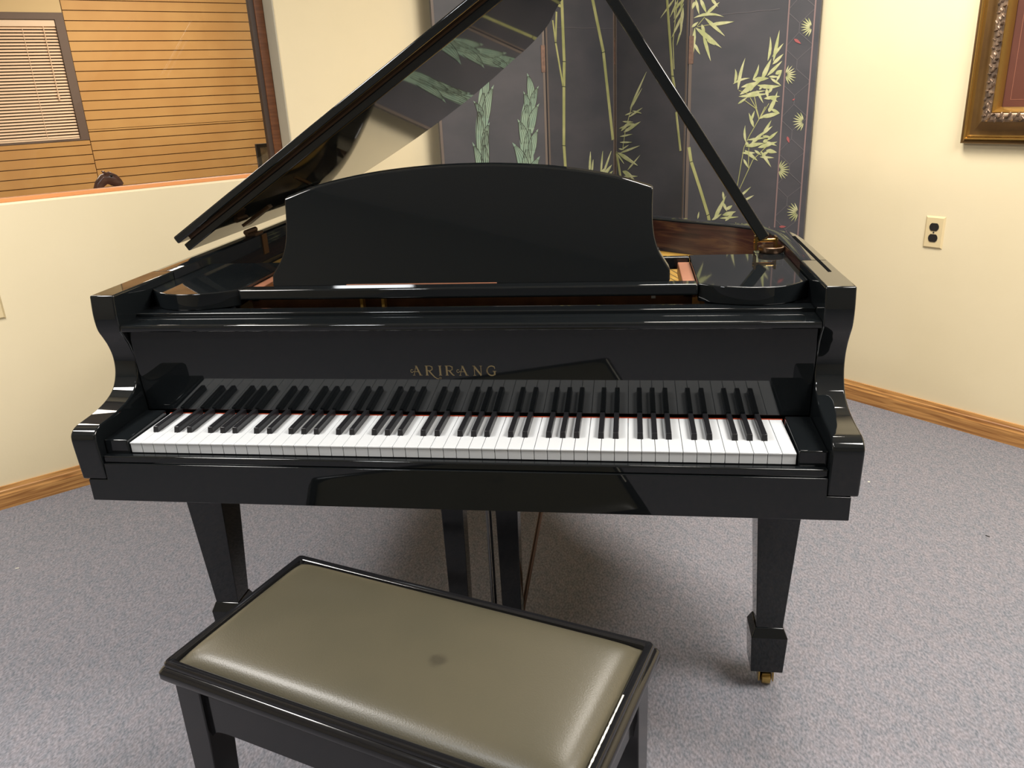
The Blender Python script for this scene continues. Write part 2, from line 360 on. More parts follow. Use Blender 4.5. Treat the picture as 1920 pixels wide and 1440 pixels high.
# ------------------------------------------------------------------ outlets
def outlet(name, label, origin, along, nrm):
    t = empty(name, label, 'outlet', origin, group='ivory wall outlets')
    A = along
    def T(a, b, z): return A*a+nrm*b+Vector((0, 0, z))
    bm = bmesh.new(); w, h = .0365, .060
    o0 = [T(-w, 0, -h), T(w, 0, -h), T(w, 0, h), T(-w, 0, h)]; o1 = [T(-w+.006, .006, -h+.006), T(w-.006, .006, -h+.006), T(w-.006, .006, h-.006), T(-w+.006, .006, h-.006)]
    a = [bm.verts.new(p) for p in o0]; b = [bm.verts.new(p) for p in o1]
    bm.faces.new(a); bm.faces.new(b)
    for i in range(4): bm.faces.new([a[i], a[(i+1) % 4], b[(i+1) % 4], b[i]])
    link('cover_plate', bm, OUTLET, t, smooth=False)
    for zc in (.0205, -.0205):
        bm = bmesh.new(); pts = []
        for k in range(32):
            th = 2*PI*k/32; x = .0172*math.cos(th); z = max(-.0142, min(.0142, .0172*math.sin(th)))
            pts.append(T(x, .005, zc+z))
        prism(bm, pts, nrm*.003); s = link('socket', bm, SOCKET, t)
        for xx in (-.0065, .0065): link('slot', box(xx-.0012, xx+.0012, .008, .0086, zc-.001, zc+.007, T=T), DARKBIT, s)
    bm = bmesh.new(); lathe(bm, [(.003, 0), (.003, .0015), (.001, .002)], (0, 0, 0), n=12)
    rot = Vector((0, 0, 1)).rotation_difference(nrm).to_matrix().to_4x4()
    bm.transform(Matrix.Translation(nrm*.006)@rot); link('screw', bm, DARKBIT, t)
    return t
outlet('wall_outlet', 'ivory duplex wall outlet with two black sockets on the right wall', uv(CR, -.321, .742), V, -U)
outlet('wall_outlet', 'ivory outlet plate cut off at the left edge, on the wall under the window', uv(-.505, CL, .728), U, V)

# ------------------------------------------------------------------ ornate picture on the right wall
PV0, PZ0, PW, PH = -.262, 1.066, .95, .80
art = empty('framed_picture', 'large ornate antique gold framed picture hanging on the right wall', 'picture', uv(CR, PV0+PW/2, PZ0+PH/2))
PO = uv(CR, PV0+PW/2, PZ0+PH/2)
def at(a, b, z): return uv(CR-.002-b*1.25, PV0+a, PZ0+z)-PO       # a along the wall, b out of it
def ring_profile(prof, m, name, parent=art):
    """prof: (inset, height) swept round the picture rectangle"""
    bm = bmesh.new(); rr = []
    for ins, h in prof:
        rr.append([bm.verts.new(at(a, h, z)) for a, z in ((ins, ins), (PW-ins, ins), (PW-ins, PH-ins), (ins, PH-ins))])
    for a, b in zip(rr, rr[1:]):
        for i in range(4): bm.faces.new([a[i], a[(i+1) % 4], b[(i+1) % 4], b[i]])
    return link(name, bm, m, parent)
ring_profile([(0, 0), (0, .018), (.003, .021), (.010, .022), (.013, .020)], GILT, 'outer_moulding')
ring_profile([(.013, .020), (.014, .029), (.017, .030), (.022, .024), (.024, .027), (.027, .022), (.029, .020)], GILTB, 'bead')
ring_profile([(.029, .020), (.040, .022), (.055, .029), (.068, .040), (.074, .043)], GILT, 'cove')
ring_profile([(.074, .043), (.080, .047), (.094, .047), (.102, .042)], SILVER, 'carved_band')
ring_profile([(.102, .042), (.105, .044), (.110, .038), (.114, .034), (.120, .018)], GILTB, 'inner_lip')
bm = bmesh.new()
for side in range(4):
    L = (PW if side % 2 == 0 else PH)-.16; n = int(L/.026)
    for k in range(n):
        q = .08+(k+.5)*L/n
        for j in range(3):
            off = (-.008, .002, .009)[j]; dz = (.0, .008, -.008)[j]
            a, z = {0: (q+dz, .088+off), 1: (PW-.088-off, q+dz), 2: (q+dz, PH-.088-off), 3: (.088+off, q+dz)}[side]
            M = Matrix.Translation(at(a, .047, z))@Matrix.Rotation(random.uniform(0, 3), 4, 'X')@Matrix.Diagonal((.006, .0045, .0095, 1))
            bmesh.ops.create_icosphere(bm, subdivisions=1, radius=1, matrix=M)
link('leaf_carving', bm, SILVER, art)
link('print', box(.118, PW-.118, .004, .016, .118, PH-.118, T=at), PICRED, art, smooth=False)
bm = bmesh.new()
for a in ((.142, PW-.142, .142, .1435), (.142, PW-.142, PH-.1435, PH-.142), (.142, .1435, .142, PH-.142), (PW-.1435, PW-.142, .142, PH-.142)): bx(bm, a[0], a[1], .016, .0165, a[2], a[3], T=at)
link('mat_line', bm, PICLINE, art, smooth=False)

# ------------------------------------------------------------------ folding screen
SH = 2.13; T_ = .022
PT = {'A': Vector((-.480, 2.240)), 'B': Vector((-.039, 2.500)), 'C': Vector((.254, 2.950)), 'D': Vector((.574, 2.500)), 'E': Vector((1.063, 2.272))}
scr = empty('folding_screen', 'dark four panel folding screen painted with bamboo, standing in the corner behind the piano', 'folding screen', (.25, 2.65, 0))
SO = Vector((.25, 2.65, 0))
class Panel:
    def __init__(s, a, b):
        s.a, s.b = PT[a], PT[b]; s.d = (s.b-s.a).normalized(); s.L = (s.b-s.a).length
        n = Vector((s.d.y, -s.d.x)); s.n = n                     # towards the viewer
    def p(s, t, z, off=0):
        q = s.a+s.d*t+s.n*off; return Vector((q.x, q.y, z))-SO
    def px(s, x, y):
        """where the sight line of the traced picture point meets the panel"""
        d = _fwd+_r*((x-960)/F)-_u*((y-720)/F)
        n3 = Vector((s.n.x, s.n.y, 0)); P0 = Vector((s.a.x, s.a.y, 0))
        t = (P0-CAM).dot(n3)/d.dot(n3); P = CAM+d*t
        return ((Vector((P.x, P.y))-s.a).dot(s.d), P.z)
PN = [Panel('A', 'B'), Panel('B', 'C'), Panel('C', 'D'), Panel('D', 'E')]
PO_ = []
for i, P in enumerate(PN):
    bm = bmesh.new(); g = .004
    prism(bm, [P.p(g, .02, 0), P.p(P.L-g, .02, 0), P.p(P.L-g, .02, -T_), P.p(g, .02, -T_)], (0, 0, SH-.02))
    po = link('panel', bm, SCREEN, scr, bevel=.0015, seg=2); PO_.append(po)
    for t0, t1 in (((g, g+.011), (P.L-g-.011, P.L-g)) if i < 3 else ((g, g+.014),)):
        bm = bmesh.new(); prism(bm, [P.p(t0, .02, .0012), P.p(t1, .02, .0012), P.p(t1, .02, 0), P.p(t0, .02, 0)], (0, 0, SH-.02))
        link('edge_strip', bm, SCREENEDGE, po, smooth=False)
    for t in (.04, P.L-.04):
        bm = bmesh.new(); prism(bm, [P.p(t-.015, 0, 0), P.p(t+.015, 0, 0), P.p(t+.015, 0, -T_), P.p(t-.015, 0, -T_)], (0, 0, .02)); link('foot', bm, SCREEN, po)
H = .0016
def poly(bm, P, pts, off=H):
    f = bm.faces.new([bm.verts.new(P.p(a, z, off)) for a, z in pts])
def sheet(bm, P, pts, off=H):
    """flat painted inlay of real thickness"""
    if len(pts) < 3: return
    a = [bm.verts.new(P.p(t, z, off)) for t, z in pts]; b = [bm.verts.new(P.p(t, z, 0)) for t, z in pts]
    try: bm.faces.new(a)
    except Exception: return
    n = len(pts)
    for i in range(n): bm.faces.new([a[i], a[(i+1) % n], b[(i+1) % n], b[i]])
_lf = [0]
def leaf(bm, P, x0, y0, x1, y1, w=3.6, bend=0):
    _lf[0] = (_lf[0]+1) % 40
    off = H*(.75+.012*_lf[0])
    p0, p1 = Vector(P.px(x0, y0)), Vector(P.px(x1, y1)); d = p1-p0; n = Vector((-d.y, d.x)).normalized(); W = w*.00285
    prof = [(0, .10), (.12, .55), (.3, 1), (.5, .95), (.7, .68), (.86, .34), (1, 0)]
    up = [p0+d*t+n*(W*.5*k+bend*d.length*4*t*(1-t)) for t, k in prof]
    dn = [p0+d*t+n*(-W*.5*k+bend*d.length*4*t*(1-t)) for t, k in prof[:-1]]
    sheet(bm, P, [(q.x, q.y) for q in up+dn[::-1]], off)
def stroke(bm, P, pts, w, off=H):
    """pts in picture points; w width in picture points"""
    Q = [Vector(P.px(*p)) for p in pts]; W = w*.00285/2
    for a, b in zip(Q, Q[1:]):
        n = Vector((-(b-a).y, (b-a).x)).normalized()*W
        sheet(bm, P, [(q.x, q.y) for q in (a+n, a-n, b-n, b+n)], off)
def stalk(bm, inkbm, P, pts, w, nodes=()):
    sb = bmesh.new(); stroke(sb, P, pts, w, H)
    o = link('bamboo_stalk_painting', sb, BAMBOO, PO_[PN.index(P)], smooth=False)
    for (x, y, tx, ty) in nodes:
        jb = bmesh.new(); stroke(jb, P, [(x-tx, y-ty), (x+tx, y+ty)], 1.1, H*1.25); link('bamboo_joint', jb, INK, PO_[PN.index(P)], smooth=False)
# panel 1 (left): two sage plumes
P = PN[0]; bm = bmesh.new(); ik = bmesh.new()
def lined_leaf(x0, y0, x1, y1, w, side):
    """flame-shaped leaf: rises beside the stem, the tip flicks outward (side -1 left, 1 right)"""
    _lf[0] = (_lf[0]+1) % 40
    off = H*(.75+.012*_lf[0])
    p0, p2 = Vector((x0, y0)), Vector((x1, y1)); h = y0-y1
    p1 = Vector((x0+(x1-x0)*.15-side*w*.15, y0-h*.62))
    def c(t): return p0*(1-t)**2+p1*2*t*(1-t)+p2*t*t
    def n(t):
        d = (p1-p0)*2*(1-t)+(p2-p1)*2*t; return Vector((-d.y, d.x)).normalized()
    prof = [(0, .35), (.15, .8), (.3, 1), (.45, .96), (.6, .8), (.75, .52), (.88, .24), (1, 0)]
    up = [c(t)+n(t)*w*.5*q for t, q in prof]; dn = [c(t)-n(t)*w*.5*q for t, q in prof[:-1]]
    sheet(bm, P, [P.px(*q) for q in up+dn[::-1]], off)
    for k, wd_ in ((-.5, .9), (-.24, .45), (.02, .45), (.26, .45), (.5, .9)):
        stroke(ik, P, [tuple(c(t)+n(t)*w*k*q) for t, q in prof[1:-1]], wd_, H*1.35)
def plume(spine, wid, leaves):
    L = [(x-w/2, y) for (x, y), w in zip(spine, wid)]; R = [(x+w/2, y) for (x, y), w in zip(spine, wid)]
    sheet(bm, P, [P.px(*q) for q in smoothline(L, 4)+smoothline(R, 4)[::-1]], H*.6)
    for q in leaves: lined_leaf(*q)
plume([(904, 700), (906, 520), (905, 430), (907, 345), (905, 318), (905, 290), (902, 262), (903, 235), (907, 205), (908, 178), (911, 150)], [18, 24, 22, 22, 21, 22, 20, 22, 22, 20, 12],
      [(911, 190, 914, 118, 13, 1), (903, 225, 887, 189, 11, -1), (910, 235, 926, 159, 16, 1), (903, 262, 908, 165, 15, 1), (908, 285, 918, 229, 13, 1), (900, 300, 896, 200, 15, -1),
       (910, 330, 913, 236, 15, 1), (903, 345, 885, 266, 15, -1), (911, 365, 906, 262, 16, -1)])
link('plume_painting', bm, PLUME, PO_[0], smooth=False); link('plume_outline', ik, INK, PO_[0], smooth=False); bm = bmesh.new(); ik = bmesh.new()
plume([(990, 700), (986, 520), (988, 430), (984, 345), (985, 318), (988, 290), (985, 262), (985, 238), (988, 212), (992, 188), (996, 166)], [24, 34, 32, 36, 31, 24, 21, 20, 20, 16, 9],
      [(996, 195, 988, 137, 14, -1), (998, 208, 1010, 161, 12, 1), (991, 222, 981, 171, 13, -1), (995, 250, 1011, 194, 15, 1), (984, 255, 990, 190, 15, 1), (984, 280, 970, 223, 16, -1), (997, 292, 1009, 242, 15, 1),
       (989, 310, 994, 235, 15, 1), (984, 335, 960, 267, 20, -1), (995, 350, 1012, 293, 19, 1), (984, 355, 988, 272, 19, -1)])
link('plume_painting', bm, PLUME, PO_[0], smooth=False); link('plume_outline', ik, INK, PO_[0], smooth=False)
# panel 2: bamboo stalks
P = PN[1]; bm = bmesh.new(); ik = bmesh.new(); lv = bmesh.new()
stalk(bm, ik, P, [(1050, -90), (1053, 0), (1057.5, 115), (1057, 162), (1057, 272), (1061, 330), (1064, 460), (1060, 640)], 6.5, [(1057.5, 115.5, 3.5, .3), (1057, 162.5, 3.5, .3), (1057, 273, 3.5, .3)])
stalk(bm, ik, P, [(1043, 22), (1041.5, 80), (1055.5, 162)], 3.6, [(1041.5, 80, 2.5, .3)])
stalk(bm, ik, P, [(1036, 38), (1041.6, 80)], 3)
stalk(bm, ik, P, [(1092, -90), (1111, 0), (1131, 97), (1149, 262)], 7, [(1131, 98, 3.8, -1)])
stalk(bm, ik, P, [(1024, 0), (1052, 12)], 4)
for a in ((1105, 326, 1107, 284, 6), (1109, 326, 1112, 299, 5), (1126, 328, 1130, 283, 5), (1130, 328, 1146, 283, 5), (1131, 330, 1147, 309, 7), (1139, 331, 1149, 320, 4), (1124, 329, 1134, 315, 6)): leaf(lv, P, *a)
bm.free(); ik.free(); link('leaf_painting', lv, LEAF, PO_[1], smooth=False)
# panel 3
P = PN[2]; bm = bmesh.new(); ik = bmesh.new(); lv = bmesh.new(); X = lambda x: 1040+x/4.235; Y = lambda y: y/4.235
stalk(bm, ik, P, [(1156, 285), (1165, 340), (1180, 470), (1186, 620)], 5, [(1158, 286, 3, -1)])
stalk(bm, ik, P, [(1247, -60), (1251, 0), (1261, 142), (1265, 165)], 4.6, [(1261, 142.5, 3, .2)])
stalk(bm, ik, P, [(1268, 210), (1276, 283)], 4, [])
stroke(bm, P, [(X(540), Y(1190)), (X(560), Y(1050)), (X(590), Y(930)), (X(625), Y(800))], 1.2)
stroke(bm, P, [(1271, 0), (1267, 30), (1262, 80), (1264, 130)], 1)
for a in ((600, 860, 730, 570, 5), (600, 870, 695, 700, 4), (560, 915, 625, 890, 3), (590, 930, 700, 855, 4), (620, 880, 690, 900, 3), (540, 965, 625, 970, 3), (550, 1050, 685, 965, 7),
          (515, 1020, 630, 980, 4), (520, 1085, 620, 1065, 3.5), (520, 1130, 615, 1130, 3.5), (530, 1040, 600, 960, 6), (500, 1210, 660, 1315, 8), (520, 1215, 680, 1155, 4.5), (530, 1190, 590, 1150, 3),
          (500, 1225, 550, 1300, 3.5), (510, 1180, 550, 1190, 3), (580, 1350, 680, 1230, 4), (540, 1360, 620, 1400, 9), (550, 1400, 660, 1400, 5), (600, 1400, 650, 1450, 4), (560, 990, 640, 985, 6),
          (960, -20, 840, 145, 4), (975, 10, 915, 140, 4), (1015, 0, 940, 100, 5), (960, 0, 950, 150, 3), (1025, 30, 945, 180, 5), (1020, 60, 1000, 250, 8), (1020, 110, 930, 300, 6), (1000, 250, 970, 360, 4),
          (1028, -40, 1000, 60, 7), (1010, 170, 1000, 280, 5)): leaf(lv, P, X(a[0]), Y(a[1]), X(a[2]), Y(a[3]), a[4]*.85)
link('twig_painting', bm, BAMBOO, PO_[2], smooth=False); ik.free(); link('leaf_painting', lv, LEAF, PO_[2], smooth=False)
# panel 4
P = PN[3]; bm = bmesh.new(); ik = bmesh.new(); lv = bmesh.new()
X = lambda x: 1280+x/6.546; Y = lambda y: y/6.546
for a in ((150, 20, 118, 115, 6), (160, -10, 205, 180, 5), (215, -20, 295, 165, 6), (290, 170, 455, 25, 6), (350, -20, 435, 85, 5), (140, 220, 510, 210, 5, .1), (275, 220, 520, 445, 6), (325, 305, 635, 265, 6),
          (160, 340, 480, 590, 8), (235, 300, 275, 430, 6), (250, 420, 345, 750, 6), (295, 490, 400, 555, 4), (150, 345, 118, 720, 7), (140, 530, 215, 670, 5), (112, 335, 195, 268, 5),
          (1045, 745, 1075, 450, 5, -.06), (1115, 750, 1190, 370, 6), (1100, 700, 1240, 530, 5), (1105, 790, 1240, 660, 6), (1040, 930, 1225, 745, 6), (970, 980, 1090, 720, 8), (635, 1020, 645, 845, 5, -.1),
          (680, 1100, 770, 710, 6, .04), (620, 1030, 830, 960, 4, .08), (860, 980, 935, 790, 5, -.08), (865, 980, 1060, 960, 8), (720, 1070, 960, 1000, 6), (705, 1160, 990, 960, 9), (830, 1120, 900, 1010, 4),
          (1060, 940, 1190, 945, 4), (1140, 910, 1222, 860, 7), (1150, 1000, 1220, 870, 4), (920, 1045, 1210, 1050, 7, -.06), (1080, 960, 1210, 1050, 4), (690, 1185, 1060, 1150, 6), (680, 1275, 800, 1190, 4),
          (800, 1150, 1020, 1110, 4), (910, 1110, 990, 1265, 4), (1030, 1090, 1045, 1200, 6), (1000, 1210, 1200, 1180, 6), (1095, 1340, 1165, 1120, 5), (1060, 1190, 1170, 1250, 4), (1070, 1370, 1130, 1200, 7),
          (960, 1435, 1190, 1390, 5, -.05), (1075, 1340, 1192, 1392, 4, .06), (940, 1100, 980, 1060, 4), (1060, 1140, 1110, 1050, 5)):
    leaf(lv, P, X(a[0]), Y(a[1]), X(a[2]), Y(a[3]), a[4]*.8, a[5] if len(a) > 5 else 0)
for s_ in (((270, 210), (180, 320)), ((320, 305), (180, 330)), ((760, 1230), (910, 1340), (935, 1430)), ((830, 1200), (910, 1340)), ((880, 1180), (910, 1330)), ((1060, 1270), (960, 1430)), ((690, 1110), (800, 1150))):
    stroke(bm, P, [(X(a), Y(b)) for a, b in s_], .9)
X = lambda x: 1280+x/6; Y = lambda y: 200+y/6
for s_ in (((820, 10), (860, 140), (750, 330), (690, 460), (605, 950)), ((930, 0), (860, 140)), ((950, 440), (790, 600), (620, 970)), ((745, 460), (740, 690))):
    stroke(bm, P, [(X(a), Y(b)) for a, b in s_], 1)
for a in ((865, 135, 970, 75, 4), (940, 100, 1085, 75, 6), (970, 60, 1000, -10, 6), (1000, 30, 1085, 75, 4), (800, 230, 745, 70, 5), (770, 160, 810, 45, 4), (712, 400, 705, 210, 4, .06), (900, 320, 1000, 150, 5),
          (900, 310, 1015, 215, 4), (725, 375, 960, 345, 4), (770, 420, 930, 270, 6), (900, 330, 1000, 345, 4), (950, 380, 1075, 275, 5), (710, 445, 920, 410, 7), (850, 460, 1065, 395, 7), (930, 390, 1060, 440, 4),
          (670, 520, 820, 520, 5), (700, 490, 845, 610, 6), (810, 490, 885, 545, 4), (870, 565, 1030, 575, 4), (880, 500, 995, 680, 5), (940, 490, 1060, 515, 7), (890, 550, 980, 495, 5), (685, 590, 740, 690, 4),
          (640, 1015, 770, 900, 4), (675, 1065, 805, 995, 4), (452, 955, 468, 1080, 4), (350, 1275, 490, 1000, 7), (455, 1080, 500, 1180, 5), (490, 1160, 560, 1110, 6), (450, 1220, 600, 1180, 7), (330, 1275, 440, 1205, 5),
          (420, 1255, 630, 1240, 4), (480, 1285, 570, 1195, 5), (170, 1262, 185, 1180, 3), (710, 400, 745, 440, 5), (905, 400, 960, 370, 6)):
    leaf(lv, P, X(a[0]), Y(a[1]), X(a[2]), Y(a[3]), a[4]*.85, a[5] if len(a) > 5 else 0)
stalk(bm, ik, P, [(1292, 276), (1296, 303), (1313, 355), (1328, 404), (1350, 520), (1358, 640)], 4.6, [(1297, 303, 3, -1), (1328, 403, 3, -1.5)])
link('twig_painting', bm, BAMBOO, PO_[3], smooth=False); ik.free(); link('leaf_painting', lv, LEAF, PO_[3], smooth=False)
# border of panel 4
bm = bmesh.new(); t1 = P.px(1466, 220)[0]; t2 = P.px(1513, 220)[0]
bm.free()
for t in (t1, t2): bm = bmesh.new(); sheet(bm, P, [(t-.0027, .06), (t+.0027, .06), (t+.0027, SH-.02), (t-.0027, SH-.02)]); link('border_line', bm, PINK, PO_[3], smooth=False)
bm = bmesh.new()
def fan(cx, cy, side):
    for k in range(9):
        th = math.radians(-68+17*k); r = 22 if abs(k-4) < 4 else 19
        leaf(bm, P, cx+side*4*math.cos(th), cy+4*math.sin(th), cx+side*r*math.cos(th), cy+r*1.0*math.sin(th), 1.7)
for k in range(-8, 4):
    y = 51+k*178*1.0
for (cx, cy, sd) in ((1523, 51, -1), (1472, 140, 1), (1508, 228, -1), (1459, 318, 1), (1497, 398, -1), (1485, -40, 1)): fan(cx, cy, sd)
link('fan_blossom', bm, LEAF, PO_[3], smooth=False)
bm = bmesh.new()
za, zb = .06, SH-.02; k = 0; z = P.px(1500, 15)[1]; step = .135; w = t2-t1
z0 = z-10*step
while z0 < zb-step:
    if z0 > za:
        for (a, b) in (((t1, z0), (t1+w*.45, z0+step*.35)), ((t1+w*.45, z0+step*.35), (t1+w*.45, z0+step*.6)), ((t1+w*.45, z0+step*.6), (t2, z0+step*.95)), ((t1+w*.45, z0+step*.35), (t2, z0)), ((t1, z0+step*.9), (t1+w*.45, z0+step*.6))):
            A, B = Vector(a), Vector(b); n = Vector((-(B-A).y, (B-A).x)).normalized()*.0011
            sheet(bm, P, [(q.x, q.y) for q in (A+n, A-n, B-n, B+n)], H*.6)
    z0 += step
link('lattice', bm, LATT, PO_[3], smooth=False)
bm = bmesh.new()
for (x, y, dx, dy, w) in ((1489, 73, 13, 9, 3.6), (1486, 188, 5, -3, 2), (1476, 256, 4, 12, 3.6), (1461, 425, 13, 0, 3.4)): leaf(bm, P, x, y, x+dx, y+dy, w)
link('red_blossom', bm, RED, PO_[3], smooth=False)
# crack line, hinges
for Pi, (xa, ya), (xb, yb), i in ((PN[1], (1034, 51), (1148, 54), 1), (PN[3], (1345, 28), (1462, 17), 3)):
    bm = bmesh.new(); stroke(bm, Pi, [(xa+(xb-xa)*k/6, ya+(yb-ya)*k/6+(.5 if k % 2 else -.4)) for k in range(7)], .7, H*.8); link('crack_line', bm, LATT, PO_[i], smooth=False)
for key, i, hz in (('B', 0, P), ('C', 1, P), ('D', 3, P)):
    Pa = {'B': PN[0], 'C': PN[1], 'D': PN[3]}[key]
    zc = Pa.px({'B': 1024, 'C': 1152, 'D': 1290}[key], {'B': 110, 'C': 98, 'D': 94}[key])[1]
    for zz in (zc, .42, 1.95):
        bm = bmesh.new(); t = Pa.L if key != 'D' else 0
        lo, hi = (t-.022, t-.003) if key != 'D' else (.003, .024)
        if key == 'C': lo = t-.010
        prism(bm, [Pa.p(lo, zz-.055, .0028), Pa.p(hi, zz-.055, .0028), Pa.p(hi, zz-.055, .0), Pa.p(lo, zz-.055, .0)], (0, 0, .11))
        link('hinge', bm, HINGE, PO_[i], smooth=False)

# ------------------------------------------------------------------ grand piano
piano = empty('grand_piano', 'black lacquered baby grand piano with raised lid, gold name on the fallboard', 'piano', (0, .7, 0))
PC = Vector((0, .7, 0))
def part(name, bm, m, bevel=0, seg=3, parent=None, smooth=True, recalc=True):
    bm.transform(Matrix.Translation(-PC)); return link(name, bm, m, parent or piano, bevel, seg, smooth, recalc)
W, WI, RZ, K = .712, .661, .978, .72
YA = .34        # arms end, rim begins
plan = [(-.712, YA), (-.712, .8), (-.712, 1.25), (-.700, 1.44), (-.640, 1.60), (-.530, 1.70), (-.400, 1.745), (-.270, 1.745), (-.140, 1.715), (-.020, 1.655), (.080, 1.585), (.160, 1.49), (.215, 1.38), (.262, 1.24), (.310, 1.10), (.382, .985), (.495, .888), (.600, .808), (.655, .755), (.690, .70), (.706, .63), (.712, .53), (.712, YA)]
outer = smoothline(plan, 4)
def offset_line(pts, d):
    out = []
    for i, p in enumerate(pts):
        a = pts[max(i-1, 0)]; b = pts[min(i+1, len(pts)-1)]; t = (b-a).normalized(); n = Vector((t.y, -t.x)); out.append(p+n*d)
    return out
inner = offset_line(outer, .051)
bm = bmesh.new(); cs = []
prof = [(0, .61), (0, RZ-.004), (.0015, RZ-.001), (.004, RZ), (.047, RZ), (.0495, RZ-.001), (.051, RZ-.004), (.051, .61)]
for i in range(len(outer)):
    d = inner[i]-outer[i]
    cs.append([bm.verts.new((outer[i].x+d.x*q/.051, outer[i].y+d.y*q/.051, z)) for q, z in prof])
for i in range(len(cs)-1):
    for j in range(len(prof)):
        jj = (j+1) % len(prof); f = bm.faces.new([cs[i][j], cs[i+1][j], cs[i+1][jj], cs[i][jj]])
        if j == 6 and outer[i].x > -.45: f.material_index = 1
bm.faces.new(cs[0]); bm.faces.new(cs[-1][::-1])
part('rim', bm, [BLACK, RIMWOOD])
armp = [(.118, RZ), (.114, .940), (.117, .909), (.128, .888), (.138, .868), (.1445, .842), (.141, .812), (.123, .784), (.092, .7685), (.052, .7605), (.014, .7575), (-.006, .7555), (-.019, .749), (-.0255, .737), (-.0235, .70), (-.019, .65)]
sm = smoothline(armp, 5)
for s in (-1, 1):
    pts = [(s*WI, q.x, q.y) for q in sm]+[(s*WI, YA, .65), (s*WI, YA, RZ)]
    bm = bmesh.new(); prism(bm, pts, (s*(W-WI), 0, 0)); part('arm', bm, BLACK, bevel=.0035, seg=3)
bm = bmesh.new(); prism(bm, [(x, -.0195, z) for x, z in ((-.700, .605), (.700, .605), (.700, .6498), (.6605, .6498), (.6605, .684), (-.6605, .684), (-.6605, .6498), (-.700, .6498))], (0, .44, 0))
part('keybed', bm, BLACK, bevel=.0012)
bm = box(-.6605, .6605, -.0165, -.0025, .684, .699); part('key_slip', bm, BLACK, bevel=.003)
bm = box(-.699, .699, .42, .62, .605, .63); part('bottom_board', bm, BLACK)
# soundboard closes the case below the plate
pb = [(q.x, q.y, .66) for q in inner]; bm = bmesh.new(); prism(bm, pb, (0, 0, .01)); part('soundboard', bm, ROOMWOOD, smooth=False)
pl_ = [(q.x, q.y, .885) for q in offset_line(outer, .062)]; pl_ = [p for p in pl_ if p[1] >= YA]; bm = bmesh.new(); prism(bm, [(-.64, .30, .885)]+pl_+[(.64, .30, .885)], (0, 0, .012)); part('cast_iron_plate', bm, GOLD, smooth=False)
bm = bmesh.new()
for k in range(86):
    x0 = -.60+k*.0138; x1 = -.56+k*.0075
    yb = 1.0 if x1 > .25 else (1.50-.0)
    x1 = min(x1, .10) if k < 70 else x1
    x1 = -.56+.62*k/85 if k < 60 else x0-.30*(1-(k-60)/30)
    yb = 1.52-.010*k if k < 60 else .90-.008*(k-60)
    tube(bm, (x0, .40, .905), (x1, yb, .905), .0007, 4)
so = part('strings', bm, STEEL, smooth=False); so['kind'] = 'stuff'
# key cheeks, keys
for s in (-1, 1):
    bm = bmesh.new(); pts = [(s*.6135, -.003, .684), (s*.6135, -.003, .7265), (s*.6135, .138, .731), (s*.6135, .138, .684)]
    prism(bm, pts, (s*(.6608-.6135), 0, 0)); part('key_cheek', bm, BLACK, bevel=.0025)
kw = .0235
def white_mesh():
    bm = bmesh.new(); w = kw/2-.0005
    bx(bm, -w, w, .0015, .1465, K-.021, K-.003); bx(bm, -w, w, 0, .1465, K-.003, K)
    return bm
wk0 = None
names = 'AB'+'CDEFGAB'*7+'C'
for i in range(52):
    cx = -.611+kw*(i+.5)
    if wk0 is None:
        bm = white_mesh(); bm.transform(Matrix.Translation((0, 0, 0))); wk0 = link('white_key', bm, WHITEKEY, piano, bevel=.0005, seg=2); o = wk0
    else: o = wk0.copy(); C.objects.link(o); o.parent = piano
    o.location = Vector((cx, 0, 0))-PC
bk0 = None
for i in range(51):
    if names[i] in 'BE': continue
    sh_ = {'A': .0015, 'C': -.0015, 'D': .0015, 'F': -.002, 'G': 0}[names[i]]
    cx = -.611+kw*(i+1)+sh_
    if bk0 is None:
        bm = bmesh.new(); vs = []
        y0, y1, h = .0485, .1465, .0118
        for (x, y, z) in ((-.0056, y0, K-.004), (.0056, y0, K-.004), (.0056, y1, K-.004), (-.0056, y1, K-.004), (-.0046, y0+.0035, K+h), (.0046, y0+.0035, K+h), (.0046, y1, K+h), (-.0046, y1, K+h)): vs.append(bm.verts.new((x, y, z)))
        for f in ((0, 1, 2, 3), (4, 5, 6, 7), (0, 1, 5, 4), (1, 2, 6, 5), (2, 3, 7, 6), (3, 0, 4, 7)): bm.faces.new([vs[j] for j in f])
        bk0 = link('black_key', bm, BLACKKEY, piano, bevel=.0014, seg=3); o = bk0
    else: o = bk0.copy(); C.objects.link(o); o.parent = piano
    o.location = Vector((cx, 0, 0))-PC
part('key_felt', box(-.612, .612, .1468, .1495, K-.010, K+.0006), REDFELT, smooth=False)
part('key_frame', box(-.612, .612, .002, .149, .6845, K-.0215), BLACK2, smooth=False)
# fallboard (leans a little towards the player at the top)
fb = [(.1500, .7265), (.1375, .902), (.118, .9035), (.1165, .906), (.1165, .9145), (.119, .9175), (.175, .9185), (.176, .884), (.168, .75), (.166, .7265)]
bm = bmesh.new(); prism(bm, [(-WI+.0005, y, z) for y, z in fb], (2*WI-.001, 0, 0)); FB = part('fallboard', bm, BLACK, bevel=.002)
part('upper_rail', box(-WI+.0005, WI-.0005, .1765, .214, .87, .9255), BLACK, bevel=.0025)
part('action_rail', box(-.45, .45, .262, .285, .84, .938), ROOMWOOD, smooth=False)
for x in (-.21, -.165): part('plate_strut', box(x, x+.006, .245, .261, .90, .937), GOLD)
part('ivory_tag', box(.372, .380, .2555, .2615, .926, .937), WHITEKEY)
